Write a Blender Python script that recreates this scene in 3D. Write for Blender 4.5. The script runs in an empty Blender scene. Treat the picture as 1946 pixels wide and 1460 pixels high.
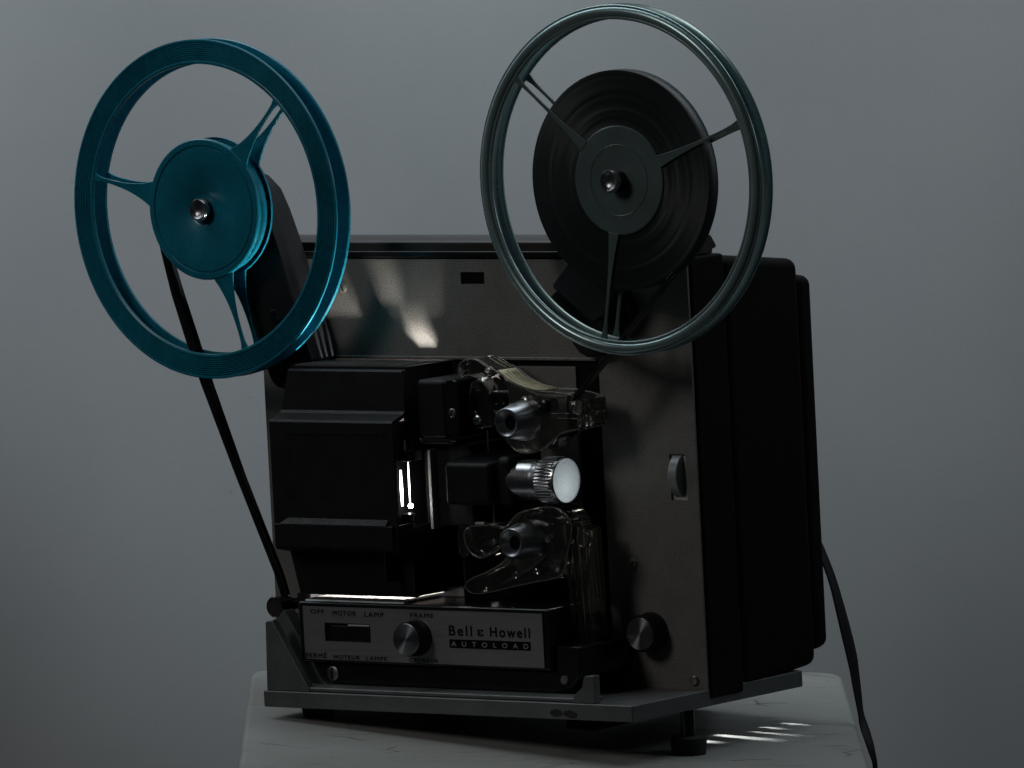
import bpy, bmesh, math, random
from mathutils import Vector, Matrix
random.seed(4)
PI = math.pi
MM = 0.001
UP = 0.528                      # height of the projector's origin above the floor; stool top lies at 0.500
sc = bpy.context.scene

# ------------------------------------------------------------------ camera
cd = bpy.data.cameras.new('camera'); cam = bpy.data.objects.new('camera', cd); sc.collection.objects.link(cam)
cd.sensor_width = 36.0; cd.lens = 298.43; cd.clip_start = 0.1; cd.clip_end = 60
r_ = Vector((0.79221272, 0.61021255, 0.0062973)); u_ = Vector((-0.08170695, 0.09583893, 0.99203774)); f_ = Vector((-0.60475035, 0.78641945, -0.12578343))
m = Matrix.Identity(4)
for i in range(3):
    m[i][0] = r_[i]; m[i][1] = u_[i]; m[i][2] = -f_[i]
m[0][3], m[1][3], m[2][3] = 2.51638, -3.43711, 0.69966 + UP
cam.matrix_world = m
sc.camera = cam

# ------------------------------------------------------------------ world, view, lamps
w = bpy.data.worlds.new('World'); sc.world = w; w.use_nodes = True
w.node_tree.nodes['Background'].inputs[0].default_value = (0.8, 0.9, 1.0, 1)
w.node_tree.nodes['Background'].inputs[1].default_value = 0.006
sc.view_settings.view_transform = 'Standard'; sc.view_settings.look = 'None'
sc.view_settings.exposure = 0; sc.view_settings.gamma = 1
sc.cycles.max_bounces = 12; sc.cycles.transmission_bounces = 10; sc.cycles.transparent_max_bounces = 12
sc.cycles.caustics_reflective = False; sc.cycles.caustics_refractive = False
sc.cycles.sample_clamp_indirect = 4.0

def area(name, loc, target, sx, sy, power, col):
    l = bpy.data.lights.new(name, 'AREA'); l.shape = 'RECTANGLE'; l.size = sx; l.size_y = sy; l.energy = power; l.color = col
    o = bpy.data.objects.new(name, l); sc.collection.objects.link(o); o.location = loc
    o.rotation_euler = (Vector(target) - Vector(loc)).to_track_quat('-Z', 'Y').to_euler()
    return o
# image-right = (.792,.610,0); into the picture = (-.61,.79,0)
def W(right, depth, up):        # metres, from the projector's origin, along picture right / into the picture / up
    return Vector((-0.12 + .792 * right - .610 * depth, .610 * right + .792 * depth, up + UP))
area('softbox_over_backdrop', W(-.17, .17, .75), W(-.10, .42, .30), 1.5, .30, 4.35, (.84, .94, 1.0))
area('key_left', W(-1.5, -1.0, 1.2), W(0, 0, .1), .5, .6, 4.6, (1.0, .97, .93))  # area light standing for the unseen key source at upper left
area('side_light_right', W(1.35, -.05, .75), W(0, .1, .1), .25, .35, .75, (.85, .95, 1.0))  # area light standing for an unseen source at the right

# ------------------------------------------------------------------ materials
def mat(name, col, rough=.5, metal=0, spec=.5, bump=0, bscale=400, bdetail=2, var=0, vscale=60, trans=0, ior=1.5, emit=None, estr=0, coat=0, aniso=0, stretch=None, speck=0, vcol=None):
    m = bpy.data.materials.new(name); m.use_nodes = True
    nt = m.node_tree; b = nt.nodes['Principled BSDF']; N = nt.nodes; L = nt.links
    b.inputs['Base Color'].default_value = (*col, 1); b.inputs['Roughness'].default_value = rough
    b.inputs['Metallic'].default_value = metal; b.inputs['Specular IOR Level'].default_value = spec
    b.inputs['Transmission Weight'].default_value = trans; b.inputs['IOR'].default_value = ior
    b.inputs['Coat Weight'].default_value = coat; b.inputs['Anisotropic'].default_value = aniso
    if emit: b.inputs['Emission Color'].default_value = (*emit, 1); b.inputs['Emission Strength'].default_value = estr
    tc = N.new('ShaderNodeTexCoord'); src = tc.outputs['Object']
    if stretch:
        mp = N.new('ShaderNodeMapping'); mp.inputs['Scale'].default_value = stretch; L.new(src, mp.inputs[0]); src = mp.outputs[0]
    if bump:
        n = N.new('ShaderNodeTexNoise'); n.inputs['Scale'].default_value = bscale; n.inputs['Detail'].default_value = bdetail
        L.new(src, n.inputs['Vector'])
        bp = N.new('ShaderNodeBump'); bp.inputs['Strength'].default_value = min(1, bump); bp.inputs['Distance'].default_value = .0004
        L.new(n.outputs[0], bp.inputs['Height']); L.new(bp.outputs[0], b.inputs['Normal'])
    if var or speck:
        n = N.new('ShaderNodeTexNoise'); n.inputs['Scale'].default_value = vscale; n.inputs['Detail'].default_value = 6; n.inputs['Roughness'].default_value = .65
        L.new(src, n.inputs['Vector'])
        cr = N.new('ShaderNodeValToRGB'); cr.color_ramp.elements[0].position = .3; cr.color_ramp.elements[1].position = .7
        c2 = vcol or tuple(c * (1 + var) for c in col)
        cr.color_ramp.elements[0].color = (*[c * (1 - var) for c in col], 1); cr.color_ramp.elements[1].color = (*c2, 1)
        L.new(n.outputs[0], cr.inputs[0]); out = cr.outputs[0]
        mr = N.new('ShaderNodeMapRange'); mr.inputs['To Min'].default_value = max(0, rough - .12); mr.inputs['To Max'].default_value = min(1, rough + .12)
        L.new(n.outputs[0], mr.inputs['Value']); L.new(mr.outputs[0], b.inputs['Roughness'])
        if speck:
            v = N.new('ShaderNodeTexNoise'); v.inputs['Scale'].default_value = 1500; v.inputs['Detail'].default_value = 1; L.new(src, v.inputs['Vector'])
            c3 = N.new('ShaderNodeValToRGB'); c3.color_ramp.elements[0].position = .36; c3.color_ramp.elements[1].position = .5
            c3.color_ramp.elements[0].color = (1 - speck,) * 3 + (1,); c3.color_ramp.elements[1].color = (1, 1, 1, 1)
            L.new(v.outputs[0], c3.inputs[0]); mx = N.new('ShaderNodeMix'); mx.data_type = 'RGBA'; mx.blend_type = 'MULTIPLY'; mx.inputs[0].default_value = 1
            L.new(out, mx.inputs[6]); L.new(c3.outputs[0], mx.inputs[7]); out = mx.outputs[2]
        L.new(out, b.inputs['Base Color'])
    return m

M = {}
M['panel'] = mat('hammered_grey_paint', (.250, .240, .222), .40, .35, bump=.6, bscale=2100, bdetail=3, var=.10, vscale=55, speck=.45)
M['black_cast'] = mat('black_wrinkle_paint', (.0065, .0072, .009), .48, 0, spec=.3, bump=.45, bscale=1500, bdetail=2, var=.25, vscale=90)
M['black_gloss'] = mat('black_gloss_plastic', (.010, .010, .012), .22, var=.2, vscale=70)
M['black_matt'] = mat('black_matt_paint', (.008, .008, .009), .65, spec=.3, bump=.3, bscale=900)
M['vinyl'] = mat('dark_brown_case', (.0045, .0032, .003), .66, spec=.12, bump=.35, bscale=900, var=.25, vscale=80)
M['lid'] = mat('brown_black_lid', (.035, .030, .028), .35, var=.2, vscale=60)
M['cast_alu'] = mat('grey_cast_aluminium_paint', (.17, .18, .18), .45, .5, bump=.25, bscale=900, var=.12, vscale=50, speck=.2)
M['brushed'] = mat('brushed_aluminium', (.33, .33, .33), .42, .7, bump=.15, bscale=500, bdetail=4, var=.06, vscale=300, stretch=(.06, 1, 2.2))
M['turned'] = mat('turned_aluminium', (.48, .49, .51), .34, 1.0, aniso=.6, var=.10, vscale=120)
M['chrome'] = mat('chrome', (.60, .61, .63), .24, 1.0, var=.05, vscale=150)
M['tray'] = mat('grey_lamp_tray', (.055, .052, .05), .6, .0, bump=.8, bscale=1800, var=.15, vscale=500)
M['edge'] = mat('pale_glint_edge', (.62, .62, .56), .16, trans=.78, ior=1.5, bump=.3, bscale=300)  # pale material for the glint rims added to the guides
M['wheel'] = mat('grey_moulded_wheel', (.36, .39, .41), .38, .3, var=.08)
M['steel'] = mat('dull_steel', (.35, .35, .35), .38, 1.0, var=.2, vscale=200)
M['bright_cast'] = mat('bare_cast_metal', (.55, .54, .52), .5, .6, bump=1, bscale=1800, var=.15, vscale=900)
M['ink'] = mat('black_printing_ink', (.004, .004, .004), .7, spec=.08)
M['ink_light'] = mat('silver_letters', (.30, .30, .30), .5)
M['rubber'] = mat('black_rubber', (.010, .010, .010), .75, bump=.5, bscale=700, var=.2)
M['film'] = mat('dark_film_base', (.016, .015, .017), .20, var=.2, vscale=100)
M['clear'] = mat('clear_acrylic', (.93, .92, .87), .02, trans=.985, ior=1.62, bump=.6, bscale=170, bdetail=1)
M['paper'] = mat('yellowed_sticker_paper', (.50, .44, .27), .6, var=.18, vscale=260)
M['strap'] = mat('black_woven_strap', (.006, .0065, .008), .5, spec=.3, bump=.5, bscale=1400)
M['chip'] = mat('dark_glue_residue', (.015, .014, .014), .7, bump=1, bscale=2500)
M['teal'] = mat('teal_plastic', (.004, .165, .245), .27, spec=.6, bump=.05, bscale=900, var=.16, vscale=70)
M['smoke'] = mat('smoky_grey_green_plastic', (.30, .42, .43), .26, .55, spec=.9, var=.08, vscale=30)
M['smoke_flat'] = mat('smoky_grey_green_disc', (.085, .125, .120), .36, var=.1, vscale=60)
M['filament'] = mat('glowing_filament', (1, 1, 1), emit=(1, .98, .95), estr=6)
M['spark'] = mat('glowing_lamp_tip', (1, 1, 1), emit=(1, .98, .95), estr=40)
M['glass'] = mat('lamp_glass', (1, 1, 1), .02, trans=1, ior=1.45)

# concentric streaks on the wound film, on the turned faces
def ring_mat(name, c0, c1, rough, metal, scale):
    m = mat(name, c0, rough, metal); nt = m.node_tree; N = nt.nodes; L = nt.links; b = N['Principled BSDF']
    tc = N.new('ShaderNodeTexCoord'); sp = N.new('ShaderNodeSeparateXYZ'); L.new(tc.outputs['Object'], sp.inputs[0])
    cb = N.new('ShaderNodeCombineXYZ'); L.new(sp.outputs[0], cb.inputs[0]); L.new(sp.outputs[2], cb.inputs[1])
    ln = N.new('ShaderNodeVectorMath'); ln.operation = 'LENGTH'; L.new(cb.outputs[0], ln.inputs[0])
    c2 = N.new('ShaderNodeCombineXYZ'); L.new(ln.outputs['Value'], c2.inputs[0])
    n = N.new('ShaderNodeTexNoise'); n.inputs['Scale'].default_value = scale; n.inputs['Detail'].default_value = 8; n.inputs['Roughness'].default_value = .75
    L.new(c2.outputs[0], n.inputs['Vector'])
    cr = N.new('ShaderNodeValToRGB'); cr.color_ramp.elements[0].position = .35; cr.color_ramp.elements[1].position = .68
    cr.color_ramp.elements[0].color = (*c0, 1); cr.color_ramp.elements[1].color = (*c1, 1)
    L.new(n.outputs[0], cr.inputs[0]); L.new(cr.outputs[0], b.inputs['Base Color'])
    bp = N.new('ShaderNodeBump'); bp.inputs['Strength'].default_value = .35; bp.inputs['Distance'].default_value = .0002
    L.new(n.outputs[0], bp.inputs['Height']); L.new(bp.outputs[0], b.inputs['Normal'])
    b.inputs['Anisotropic'].default_value = .7
    tg = N.new('ShaderNodeTangent'); tg.direction_type = 'RADIAL'; tg.axis = 'Y'; L.new(tg.outputs[0], b.inputs['Tangent'])
    return m
M['pack'] = ring_mat('wound_film_edges', (.013, .017, .018), (.024, .031, .033), .40, .2, 420)
M['spun'] = ring_mat('spun_aluminium_cap', (.48, .48, .50), (.60, .60, .62), .30, 1.0, 900)
M['spun'].node_tree.nodes['Principled BSDF'].inputs['Anisotropic Rotation'].default_value = .25
M['spun'].node_tree.nodes['Principled BSDF'].inputs['Anisotropic'].default_value = .85
for n_ in M['pack'].node_tree.nodes:
    if n_.type == 'BUMP': n_.inputs['Strength'].default_value = .12

# front lens: emission and its gradient stand in for lamp light coming through
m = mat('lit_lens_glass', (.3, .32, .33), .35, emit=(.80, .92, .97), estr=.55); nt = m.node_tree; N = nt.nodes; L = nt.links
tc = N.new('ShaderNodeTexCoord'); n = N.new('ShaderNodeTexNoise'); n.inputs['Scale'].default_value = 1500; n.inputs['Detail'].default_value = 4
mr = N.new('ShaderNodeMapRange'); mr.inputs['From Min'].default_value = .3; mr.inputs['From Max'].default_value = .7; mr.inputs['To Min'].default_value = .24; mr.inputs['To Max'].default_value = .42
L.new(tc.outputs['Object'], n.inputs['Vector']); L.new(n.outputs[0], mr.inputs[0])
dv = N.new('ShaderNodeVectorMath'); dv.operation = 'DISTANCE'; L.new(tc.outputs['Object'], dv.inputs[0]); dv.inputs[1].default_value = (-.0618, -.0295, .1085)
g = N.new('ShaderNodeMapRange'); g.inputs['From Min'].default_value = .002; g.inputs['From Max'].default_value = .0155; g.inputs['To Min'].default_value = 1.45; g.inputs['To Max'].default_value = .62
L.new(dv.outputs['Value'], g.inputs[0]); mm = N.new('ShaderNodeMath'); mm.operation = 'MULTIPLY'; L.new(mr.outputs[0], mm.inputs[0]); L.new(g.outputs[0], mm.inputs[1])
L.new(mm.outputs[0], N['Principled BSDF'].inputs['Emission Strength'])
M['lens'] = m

# stool paint: off-white, worn, thin dark cracks and streaks
m = mat('worn_white_paint', (.42, .42, .40), .55); nt = m.node_tree; N = nt.nodes; L = nt.links; b = N['Principled BSDF']
tc = N.new('ShaderNodeTexCoord')
def noise(scale, detail, vec, rough=.6, dist=0):
    n = N.new('ShaderNodeTexNoise'); n.inputs['Scale'].default_value = scale; n.inputs['Detail'].default_value = detail; n.inputs['Roughness'].default_value = rough; n.inputs['Distortion'].default_value = dist
    L.new(vec, n.inputs['Vector']); return n.outputs[0]
def ramp(v, p0, c0, p1, c1):
    c = N.new('ShaderNodeValToRGB'); c.color_ramp.elements[0].position = p0; c.color_ramp.elements[1].position = p1
    c.color_ramp.elements[0].color = (*c0, 1); c.color_ramp.elements[1].color = (*c1, 1); L.new(v, c.inputs[0]); return c.outputs[0]
def mult(a, c, f=1):
    x = N.new('ShaderNodeMix'); x.data_type = 'RGBA'; x.blend_type = 'MULTIPLY'; x.inputs[0].default_value = f; L.new(a, x.inputs[6]); L.new(c, x.inputs[7]); return x.outputs[2]
o = tc.outputs['Object']
base = ramp(noise(9, 5, o), .3, (.29, .29, .27), .7, (.37, .37, .355))
mp = N.new('ShaderNodeMapping'); mp.inputs['Scale'].default_value = (30, 260, 60); L.new(o, mp.inputs[0])
streak = ramp(noise(1, 4, mp.outputs[0], .7), .36, (.50, .49, .45), .44, (1, 1, 1))
mask = ramp(noise(22, 3, o), .45, (0, 0, 0), .62, (1, 1, 1))
x = N.new('ShaderNodeMix'); x.data_type = 'RGBA'; L.new(mask, x.inputs[0]); x.inputs[6].default_value = (1, 1, 1, 1); L.new(streak, x.inputs[7]); streak = x.outputs[2]
mp2 = N.new('ShaderNodeMapping'); mp2.inputs['Scale'].default_value = (16, 34, 20); L.new(o, mp2.inputs[0])
wob = N.new('ShaderNodeMix'); wob.data_type = 'RGBA'; wob.inputs[0].default_value = .12
nn = N.new('ShaderNodeTexNoise'); nn.inputs['Scale'].default_value = 60; nn.inputs['Detail'].default_value = 5; L.new(o, nn.inputs['Vector'])
L.new(mp2.outputs[0], wob.inputs[6]); L.new(nn.outputs['Color'], wob.inputs[7])
vo = N.new('ShaderNodeTexVoronoi'); vo.feature = 'DISTANCE_TO_EDGE'; vo.inputs['Scale'].default_value = 1; L.new(wob.outputs[2], vo.inputs['Vector'])
crack = ramp(vo.outputs['Distance'], .006, (.35, .34, .32), .016, (1, 1, 1))
mask2 = ramp(noise(26, 4, o), .54, (0, 0, 0), .60, (1, 1, 1))
x = N.new('ShaderNodeMix'); x.data_type = 'RGBA'; L.new(mask2, x.inputs[0]); x.inputs[6].default_value = (1, 1, 1, 1); L.new(crack, x.inputs[7]); crack = x.outputs[2]
spots = ramp(noise(210, 3, o), .26, (.22, .21, .18), .31, (1, 1, 1))
L.new(mult(mult(mult(base, streak), crack), spots), b.inputs['Base Color'])
bp = N.new('ShaderNodeBump'); bp.inputs['Strength'].default_value = .12; bp.inputs['Distance'].default_value = .0003
L.new(noise(1, 5, mp.outputs[0]), bp.inputs['Height']); L.new(bp.outputs[0], b.inputs['Normal'])
M['stool'] = m

# backdrop: grey cloth with a faint weave; soft shadow mottling painted in as blotches
m = mat('grey_backdrop_cloth', (.42, .44, .45), .85, spec=.2); nt = m.node_tree; N = nt.nodes; L = nt.links; b = N['Principled BSDF']
tc = N.new('ShaderNodeTexCoord'); o = tc.outputs['Object']
base = ramp(noise(2.8, 4, o), .25, (.365, .390, .398), .75, (.462, .464, .470))
mp = N.new('ShaderNodeMapping'); mp.inputs['Scale'].default_value = (1500, 1, 120); L.new(o, mp.inputs[0])
mpb = N.new('ShaderNodeMapping'); mpb.inputs['Scale'].default_value = (120, 1, 1500); L.new(o, mpb.inputs[0])
w1 = ramp(noise(1, 2, mp.outputs[0]), .2, (.97, .97, .97), .8, (1.02, 1.02, 1.02)); w2 = ramp(noise(1, 2, mpb.outputs[0]), .2, (.97, .97, .97), .8, (1.02, 1.02, 1.02))
sp = ramp(noise(130, 3, o), .22, (.80, .80, .80), .27, (1, 1, 1))
L.new(mult(mult(mult(base, w1), w2), sp), b.inputs['Base Color'])
M['backdrop'] = m

# ------------------------------------------------------------------ builders (millimetres in the projector's frame)
TILT = -math.radians(4.121)
def finish(name, bm, material, parent=None, bevel=0, seg=2, smooth=30, scale=True):
    if scale: bmesh.ops.scale(bm, vec=(MM, MM, MM), verts=bm.verts)
    bmesh.ops.recalc_face_normals(bm, faces=bm.faces)
    me = bpy.data.meshes.new(name); bm.to_mesh(me); bm.free()
    me.materials.append(M[material] if isinstance(material, str) else material)
    for p in me.polygons: p.use_smooth = True
    me.set_sharp_from_angle(angle=math.radians(smooth))
    o = bpy.data.objects.new(name, me); sc.collection.objects.link(o)
    if parent: o.parent = parent
    if bevel:
        md = o.modifiers.new('bevel', 'BEVEL'); md.width = bevel * MM; md.segments = seg; md.limit_method = 'ANGLE'; md.angle_limit = math.radians(28)
        md.harden_normals = True
    return o
def tag(o, label=None, cat=None, group=None, kind=None):
    for k, v in (('label', label), ('category', cat), ('group', group), ('kind', kind)):
        if v: o[k] = v
    return o
def add_prism(bm, pts, y0, y1, axis='y'):
    f = {'y': lambda a, b, t: (a, t, b), 'x': lambda a, b, t: (t, a, b), 'z': lambda a, b, t: (a, b, t)}[axis]
    A = [bm.verts.new(f(a, b, y0)) for a, b in pts]; B = [bm.verts.new(f(a, b, y1)) for a, b in pts]
    n = len(pts)
    bm.faces.new(A); bm.faces.new(B[::-1])
    for i in range(n): bm.faces.new((A[i], B[i], B[(i + 1) % n], A[(i + 1) % n]))
def prism(name, pts, y0, y1, material, parent, bevel=0, axis='y', **k):
    bm = bmesh.new(); add_prism(bm, pts, y0, y1, axis)
    return finish(name, bm, material, parent, bevel, **k)
def add_box(bm, x0, x1, y0, y1, z0, z1): add_prism(bm, [(x0, z0), (x1, z0), (x1, z1), (x0, z1)], y0, y1)
def box(name, x0, x1, y0, y1, z0, z1, material, parent, bevel=0, **k):
    bm = bmesh.new(); add_box(bm, x0, x1, y0, y1, z0, z1)
    return finish(name, bm, material, parent, bevel, **k)
def add_lathe(bm, prof, c, axis='y', seg=96, closed=False, ribs=0, ribd=0, ribmask=None):
    """prof: (radius, offset along axis); c: centre"""
    rings = []
    for k, (r, h) in enumerate(prof):
        ring = []
        for i in range(seg):
            a = 2 * PI * i / seg
            rr = r
            if ribs and (ribmask is None or k in ribmask): rr = r - ribd * (0.5 - 0.5 * math.cos(a * ribs)) ** .7
            if r < 1e-6:
                if i == 0: v = None
            ca, sa = rr * math.cos(a), rr * math.sin(a)
            p = {'y': (ca, h, sa), 'x': (h, ca, sa), 'z': (ca, sa, h)}[axis]
            ring.append((p[0] + c[0], p[1] + c[1], p[2] + c[2]))
        if r < 1e-6:
            p = {'y': (0, h, 0), 'x': (h, 0, 0), 'z': (0, 0, h)}[axis]
            rings.append([bm.verts.new((p[0] + c[0], p[1] + c[1], p[2] + c[2]))])
        else: rings.append([bm.verts.new(q) for q in ring])
    pairs = list(zip(rings, rings[1:])) + ([(rings[-1], rings[0])] if closed else [])
    for A, B in pairs:
        for i in range(seg):
            j = (i + 1) % seg
            if len(A) == 1 and len(B) == 1: continue
            if len(A) == 1: bm.faces.new((A[0], B[i], B[j]))
            elif len(B) == 1: bm.faces.new((A[i], A[j], B[0]))
            else: bm.faces.new((A[i], A[j], B[j], B[i]))
def lathe(name, prof, c, material, parent, axis='y', seg=96, closed=False, smooth=32, **k):
    bm = bmesh.new(); add_lathe(bm, prof, c, axis, seg, closed, **k)
    return finish(name, bm, material, parent, smooth=smooth)
def arc(cx, cz, r, a0, a1, n):
    return [(cx + r * math.cos(math.radians(a0 + (a1 - a0) * i / n)), cz + r * math.sin(math.radians(a0 + (a1 - a0) * i / n))) for i in range(n + 1)]
def smoothpts(pts, it=2, closed=True):
    for _ in range(it):
        q = []
        n = len(pts)
        for i in range(n if closed else n - 1):
            a, b = pts[i], pts[(i + 1) % n]
            q.append(tuple(.75 * s + .25 * t for s, t in zip(a, b))); q.append(tuple(.25 * s + .75 * t for s, t in zip(a, b)))
        if not closed: q = [pts[0]] + q + [pts[-1]]
        pts = q
    return pts
def perforated(name, xs, zs, holes, y0, y1, material, parent):
    """a plate in the xz plane between y0 and y1 with rectangular holes (x0,x1,z0,z1)"""
    X = sorted(set(xs + [h[i] for h in holes for i in (0, 1)])); Z = sorted(set(zs + [h[i] for h in holes for i in (2, 3)]))
    bm = bmesh.new()
    def solid(i, j):
        if i < 0 or j < 0 or i >= len(X) - 1 or j >= len(Z) - 1: return False
        cx, cz = (X[i] + X[i + 1]) / 2, (Z[j] + Z[j + 1]) / 2
        return not any(h[0] < cx < h[1] and h[2] < cz < h[3] for h in holes)
    V = {}
    def v(i, j, y):
        if (i, j, y) not in V: V[(i, j, y)] = bm.verts.new((X[i], y, Z[j]))
        return V[(i, j, y)]
    for i in range(len(X) - 1):
        for j in range(len(Z) - 1):
            if not solid(i, j): continue
            for y in (y0, y1): bm.faces.new([v(i, j, y), v(i + 1, j, y), v(i + 1, j + 1, y), v(i, j + 1, y)])
            if not solid(i - 1, j): bm.faces.new([v(i, j, y0), v(i, j + 1, y0), v(i, j + 1, y1), v(i, j, y1)])
            if not solid(i + 1, j): bm.faces.new([v(i + 1, j, y0), v(i + 1, j + 1, y0), v(i + 1, j + 1, y1), v(i + 1, j, y1)])
            if not solid(i, j - 1): bm.faces.new([v(i, j, y0), v(i + 1, j, y0), v(i + 1, j, y1), v(i, j, y1)])
            if not solid(i, j + 1): bm.faces.new([v(i, j + 1, y0), v(i + 1, j + 1, y0), v(i + 1, j + 1, y1), v(i, j + 1, y1)])
    return finish(name, bm, material, parent)
def frustum(name, a, b, material, parent, bevel):
    """a, b = (x0,x1,y,z0,z1) front and rear rectangles"""
    bm = bmesh.new(); R = []
    for x0, x1, y, z0, z1 in (a, b): R.append([bm.verts.new(p) for p in ((x0, y, z0), (x1, y, z0), (x1, y, z1), (x0, y, z1))])
    bm.faces.new(R[0]); bm.faces.new(R[1][::-1])
    for i in range(4): bm.faces.new((R[0][i], R[1][i], R[1][(i + 1) % 4], R[0][(i + 1) % 4]))
    return finish(name, bm, material, parent, bevel, seg=5)
def text(word, x0, x1, z0, z1, y, material, parent, bold=0, name='lettering', spacing=1.0):
    c = bpy.data.curves.new('t', 'FONT'); c.body = word; c.size = 1; c.extrude = 0.006; c.space_character = spacing
    t = bpy.data.objects.new('t', c); sc.collection.objects.link(t)
    dg = bpy.context.evaluated_depsgraph_get(); me = bpy.data.meshes.new_from_object(t.evaluated_get(dg))
    bpy.data.objects.remove(t)
    xs = [v.co.x for v in me.vertices]; ys = [v.co.y for v in me.vertices]
    sx = (x1 - x0 - 2 * bold) / (max(xs) - min(xs)); sz = (z1 - z0 - 2 * bold) / (max(ys) - min(ys))
    bm = bmesh.new()
    for k, (dx, dz) in enumerate([(0, 0)] if not bold else [(-bold, -bold), (bold, bold), (-bold, bold), (bold, -bold)]):
        b2_ = bmesh.new(); b2_.from_mesh(me)
        for v in b2_.verts: v.co = Vector(((x0 + bold + dx + (v.co.x - min(xs)) * sx) * MM, (y - v.co.z * 12 - .012 * k) * MM, (z0 + bold + dz + (v.co.y - min(ys)) * sz) * MM))
        tmp = bpy.data.meshes.new('tmp'); b2_.to_mesh(tmp); b2_.free(); bm.from_mesh(tmp); bpy.data.meshes.remove(tmp)
    bm.to_mesh(me); bm.free()
    me.materials.clear(); me.materials.append(M[material]); me.name = name
    o = bpy.data.objects.new(name, me); sc.collection.objects.link(o); o.parent = parent
    return o
def thing(name, loc_mm=(0, 0, 0), tilt=True):
    e = bpy.data.objects.new(name, None); sc.collection.objects.link(e); e.empty_display_size = .02
    if tilt:
        R = Matrix.Rotation(TILT, 3, 'Y'); e.location = R @ (Vector(loc_mm) * MM) + Vector((0, 0, UP)); e.rotation_euler = (0, TILT, 0)
    else: e.location = Vector(loc_mm) * MM + Vector((0, 0, UP))
    return e
def screw(x, y, z, r, parent, h=1.2, material='steel', slot=0.0, cross=False, name='screw'):
    """a domed screw facing the viewer side (-y) with a cut slot"""
    s = lathe(name, [(r, 0), (r, -h * .5), (r * .8, -h * .9), (r * .35, -h), (0, -h)], (x, y, z), material, parent, seg=32)
    if slot: 
        bm = bmesh.new(); c, sn = math.cos(slot), math.sin(slot)
        for (a, b) in ([(c, sn)] + ([(-sn, c)] if cross else [])):
            w = r * .14; l = r * .8
            add_prism(bm, [(x + a * l - b * w, z + b * l + a * w), (x - a * l - b * w, z - b * l + a * w), (x - a * l + b * w, z - b * l - a * w), (x + a * l + b * w, z + b * l - a * w)], y - h * 1.03, y - h * .5)
        finish('slot', bm, 'ink', s)
    return s

# ------------------------------------------------------------------ setting: backdrop and stool
bc = W(0, .46, 0)
bm = bmesh.new()
NX, NZ = 120, 90
g = [[None] * (NZ + 1) for _ in range(NX + 1)]
for i in range(NX + 1):
    for j in range(NZ + 1):
        s = -1.6 + 3.2 * i / NX; t = -.55 + 2.2 * j / NZ
        dep = .468 + .014 * math.sin(s * 6.5 + 3.4 * t + .6) + .009 * math.sin(t * 8 + s * 5) + .0055 * math.sin(s * 11 + t * 12 + 2.2) + .003 * math.sin(s * 19 - t * 9)  # waves shaped to shade the cloth in soft patches
        p = W(s, dep, t); g[i][j] = bm.verts.new(p)
for i in range(NX):
    for j in range(NZ): bm.faces.new((g[i][j], g[i + 1][j], g[i + 1][j + 1], g[i][j + 1]))
wall = finish('backdrop_wall', bm, 'backdrop', scale=False, smooth=80)
# bring its own axes in line with the cloth so the weave follows it
Rz = Matrix.Rotation(math.radians(37.56), 4, 'Z'); wall.data.transform(Rz.inverted()); wall.rotation_euler = (0, 0, math.radians(37.56))
tag(wall, kind='structure')

st = bpy.data.objects.new('white_stool', None); sc.collection.objects.link(st)
ex = Vector((.787, .617, 0)); ey = Vector((-.617, .787, 0))
ctr = (Vector((-343, 49, 0)) + Vector((-95, 244, 0)) + Vector((99, 10, 0)) + Vector((-150, -188, 0))) / 4 * MM
st.location = (ctr.x, ctr.y, 0); st.rotation_euler = (0, 0, math.atan2(.617, .787))
H = 159; rr = 16
pts = []
for cx, cy, a in ((H - rr, -H + rr, -90), (H - rr, H - rr, 0), (-H + rr, H - rr, 90), (-H + rr, -H + rr, 180)): pts += arc(cx, cy, rr, a, a + 90, 8)
sh = (UP - .028) * 1000
o = prism('seat_top', pts, sh - 34, sh, 'stool', st, bevel=3.5, axis='z', seg=4, smooth=40)
for sx in (-1, 1):
    for sy in (-1, 1):
        cx, cy = sx * 125, sy * 125
        bm = bmesh.new()
        A = [bm.verts.new((cx + a * 17, cy + b * 17, sh - 35)) for a, b in ((-1, -1), (1, -1), (1, 1), (-1, 1))]
        B = [bm.verts.new((cx + sx * 14 + a * 12, cy + sy * 14 + b * 12, 0)) for a, b in ((-1, -1), (1, -1), (1, 1), (-1, 1))]
        bm.faces.new(A); bm.faces.new(B[::-1])
        for i in range(4): bm.faces.new((A[i], B[i], B[(i + 1) % 4], A[(i + 1) % 4]))
        finish('leg', bm, 'stool', st, bevel=2)
tag(st, 'worn white painted stool top with rounded corners under the film projector', 'stool')

# ------------------------------------------------------------------ the projector
P = thing('film_projector')
tag(P, 'black and grey film projector with a lit lens, two reels mounted on its arms', 'film projector')

# case
box('front_frame', -282.4, 1.4, 1.6, 30, -1.2, 224, 'vinyl', P, bevel=1.6)
b2 = frustum('rear_case', (-282, 1.0, 30.2, .2, 223), (-281, .2, 97, 5, 215.5), 'vinyl', P, 5.5)
frustum('rear_cover', (-279, -.6, 96, 11.5, 207.5), (-278, -1.6, 110.5, 13, 205.5), 'vinyl', P, 5)
prism('lid', [(3, 224.3), (3, 231.5), (5, 233), (10, 234.3), (23, 234), (27.4, 228.6), (27.4, 227), (24, 226.4), (24, 224.3)], -279, -.8, 'lid', P, bevel=.9, axis='x')
box('top_trim', -281, .6, -.6, 2.6, 223.9, 227.2, 'black_gloss', P, bevel=.6)

# front panel with its openings
panel = perforated('front_panel', [-280.8, 0], [0.4, 223], [(-262, -59, 8, 171.8), (-145.6, -130.2, 210.2, 216.4), (-16.9, -6.6, 100.4, 123.9)], 0, 1.5, 'panel', P)
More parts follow.
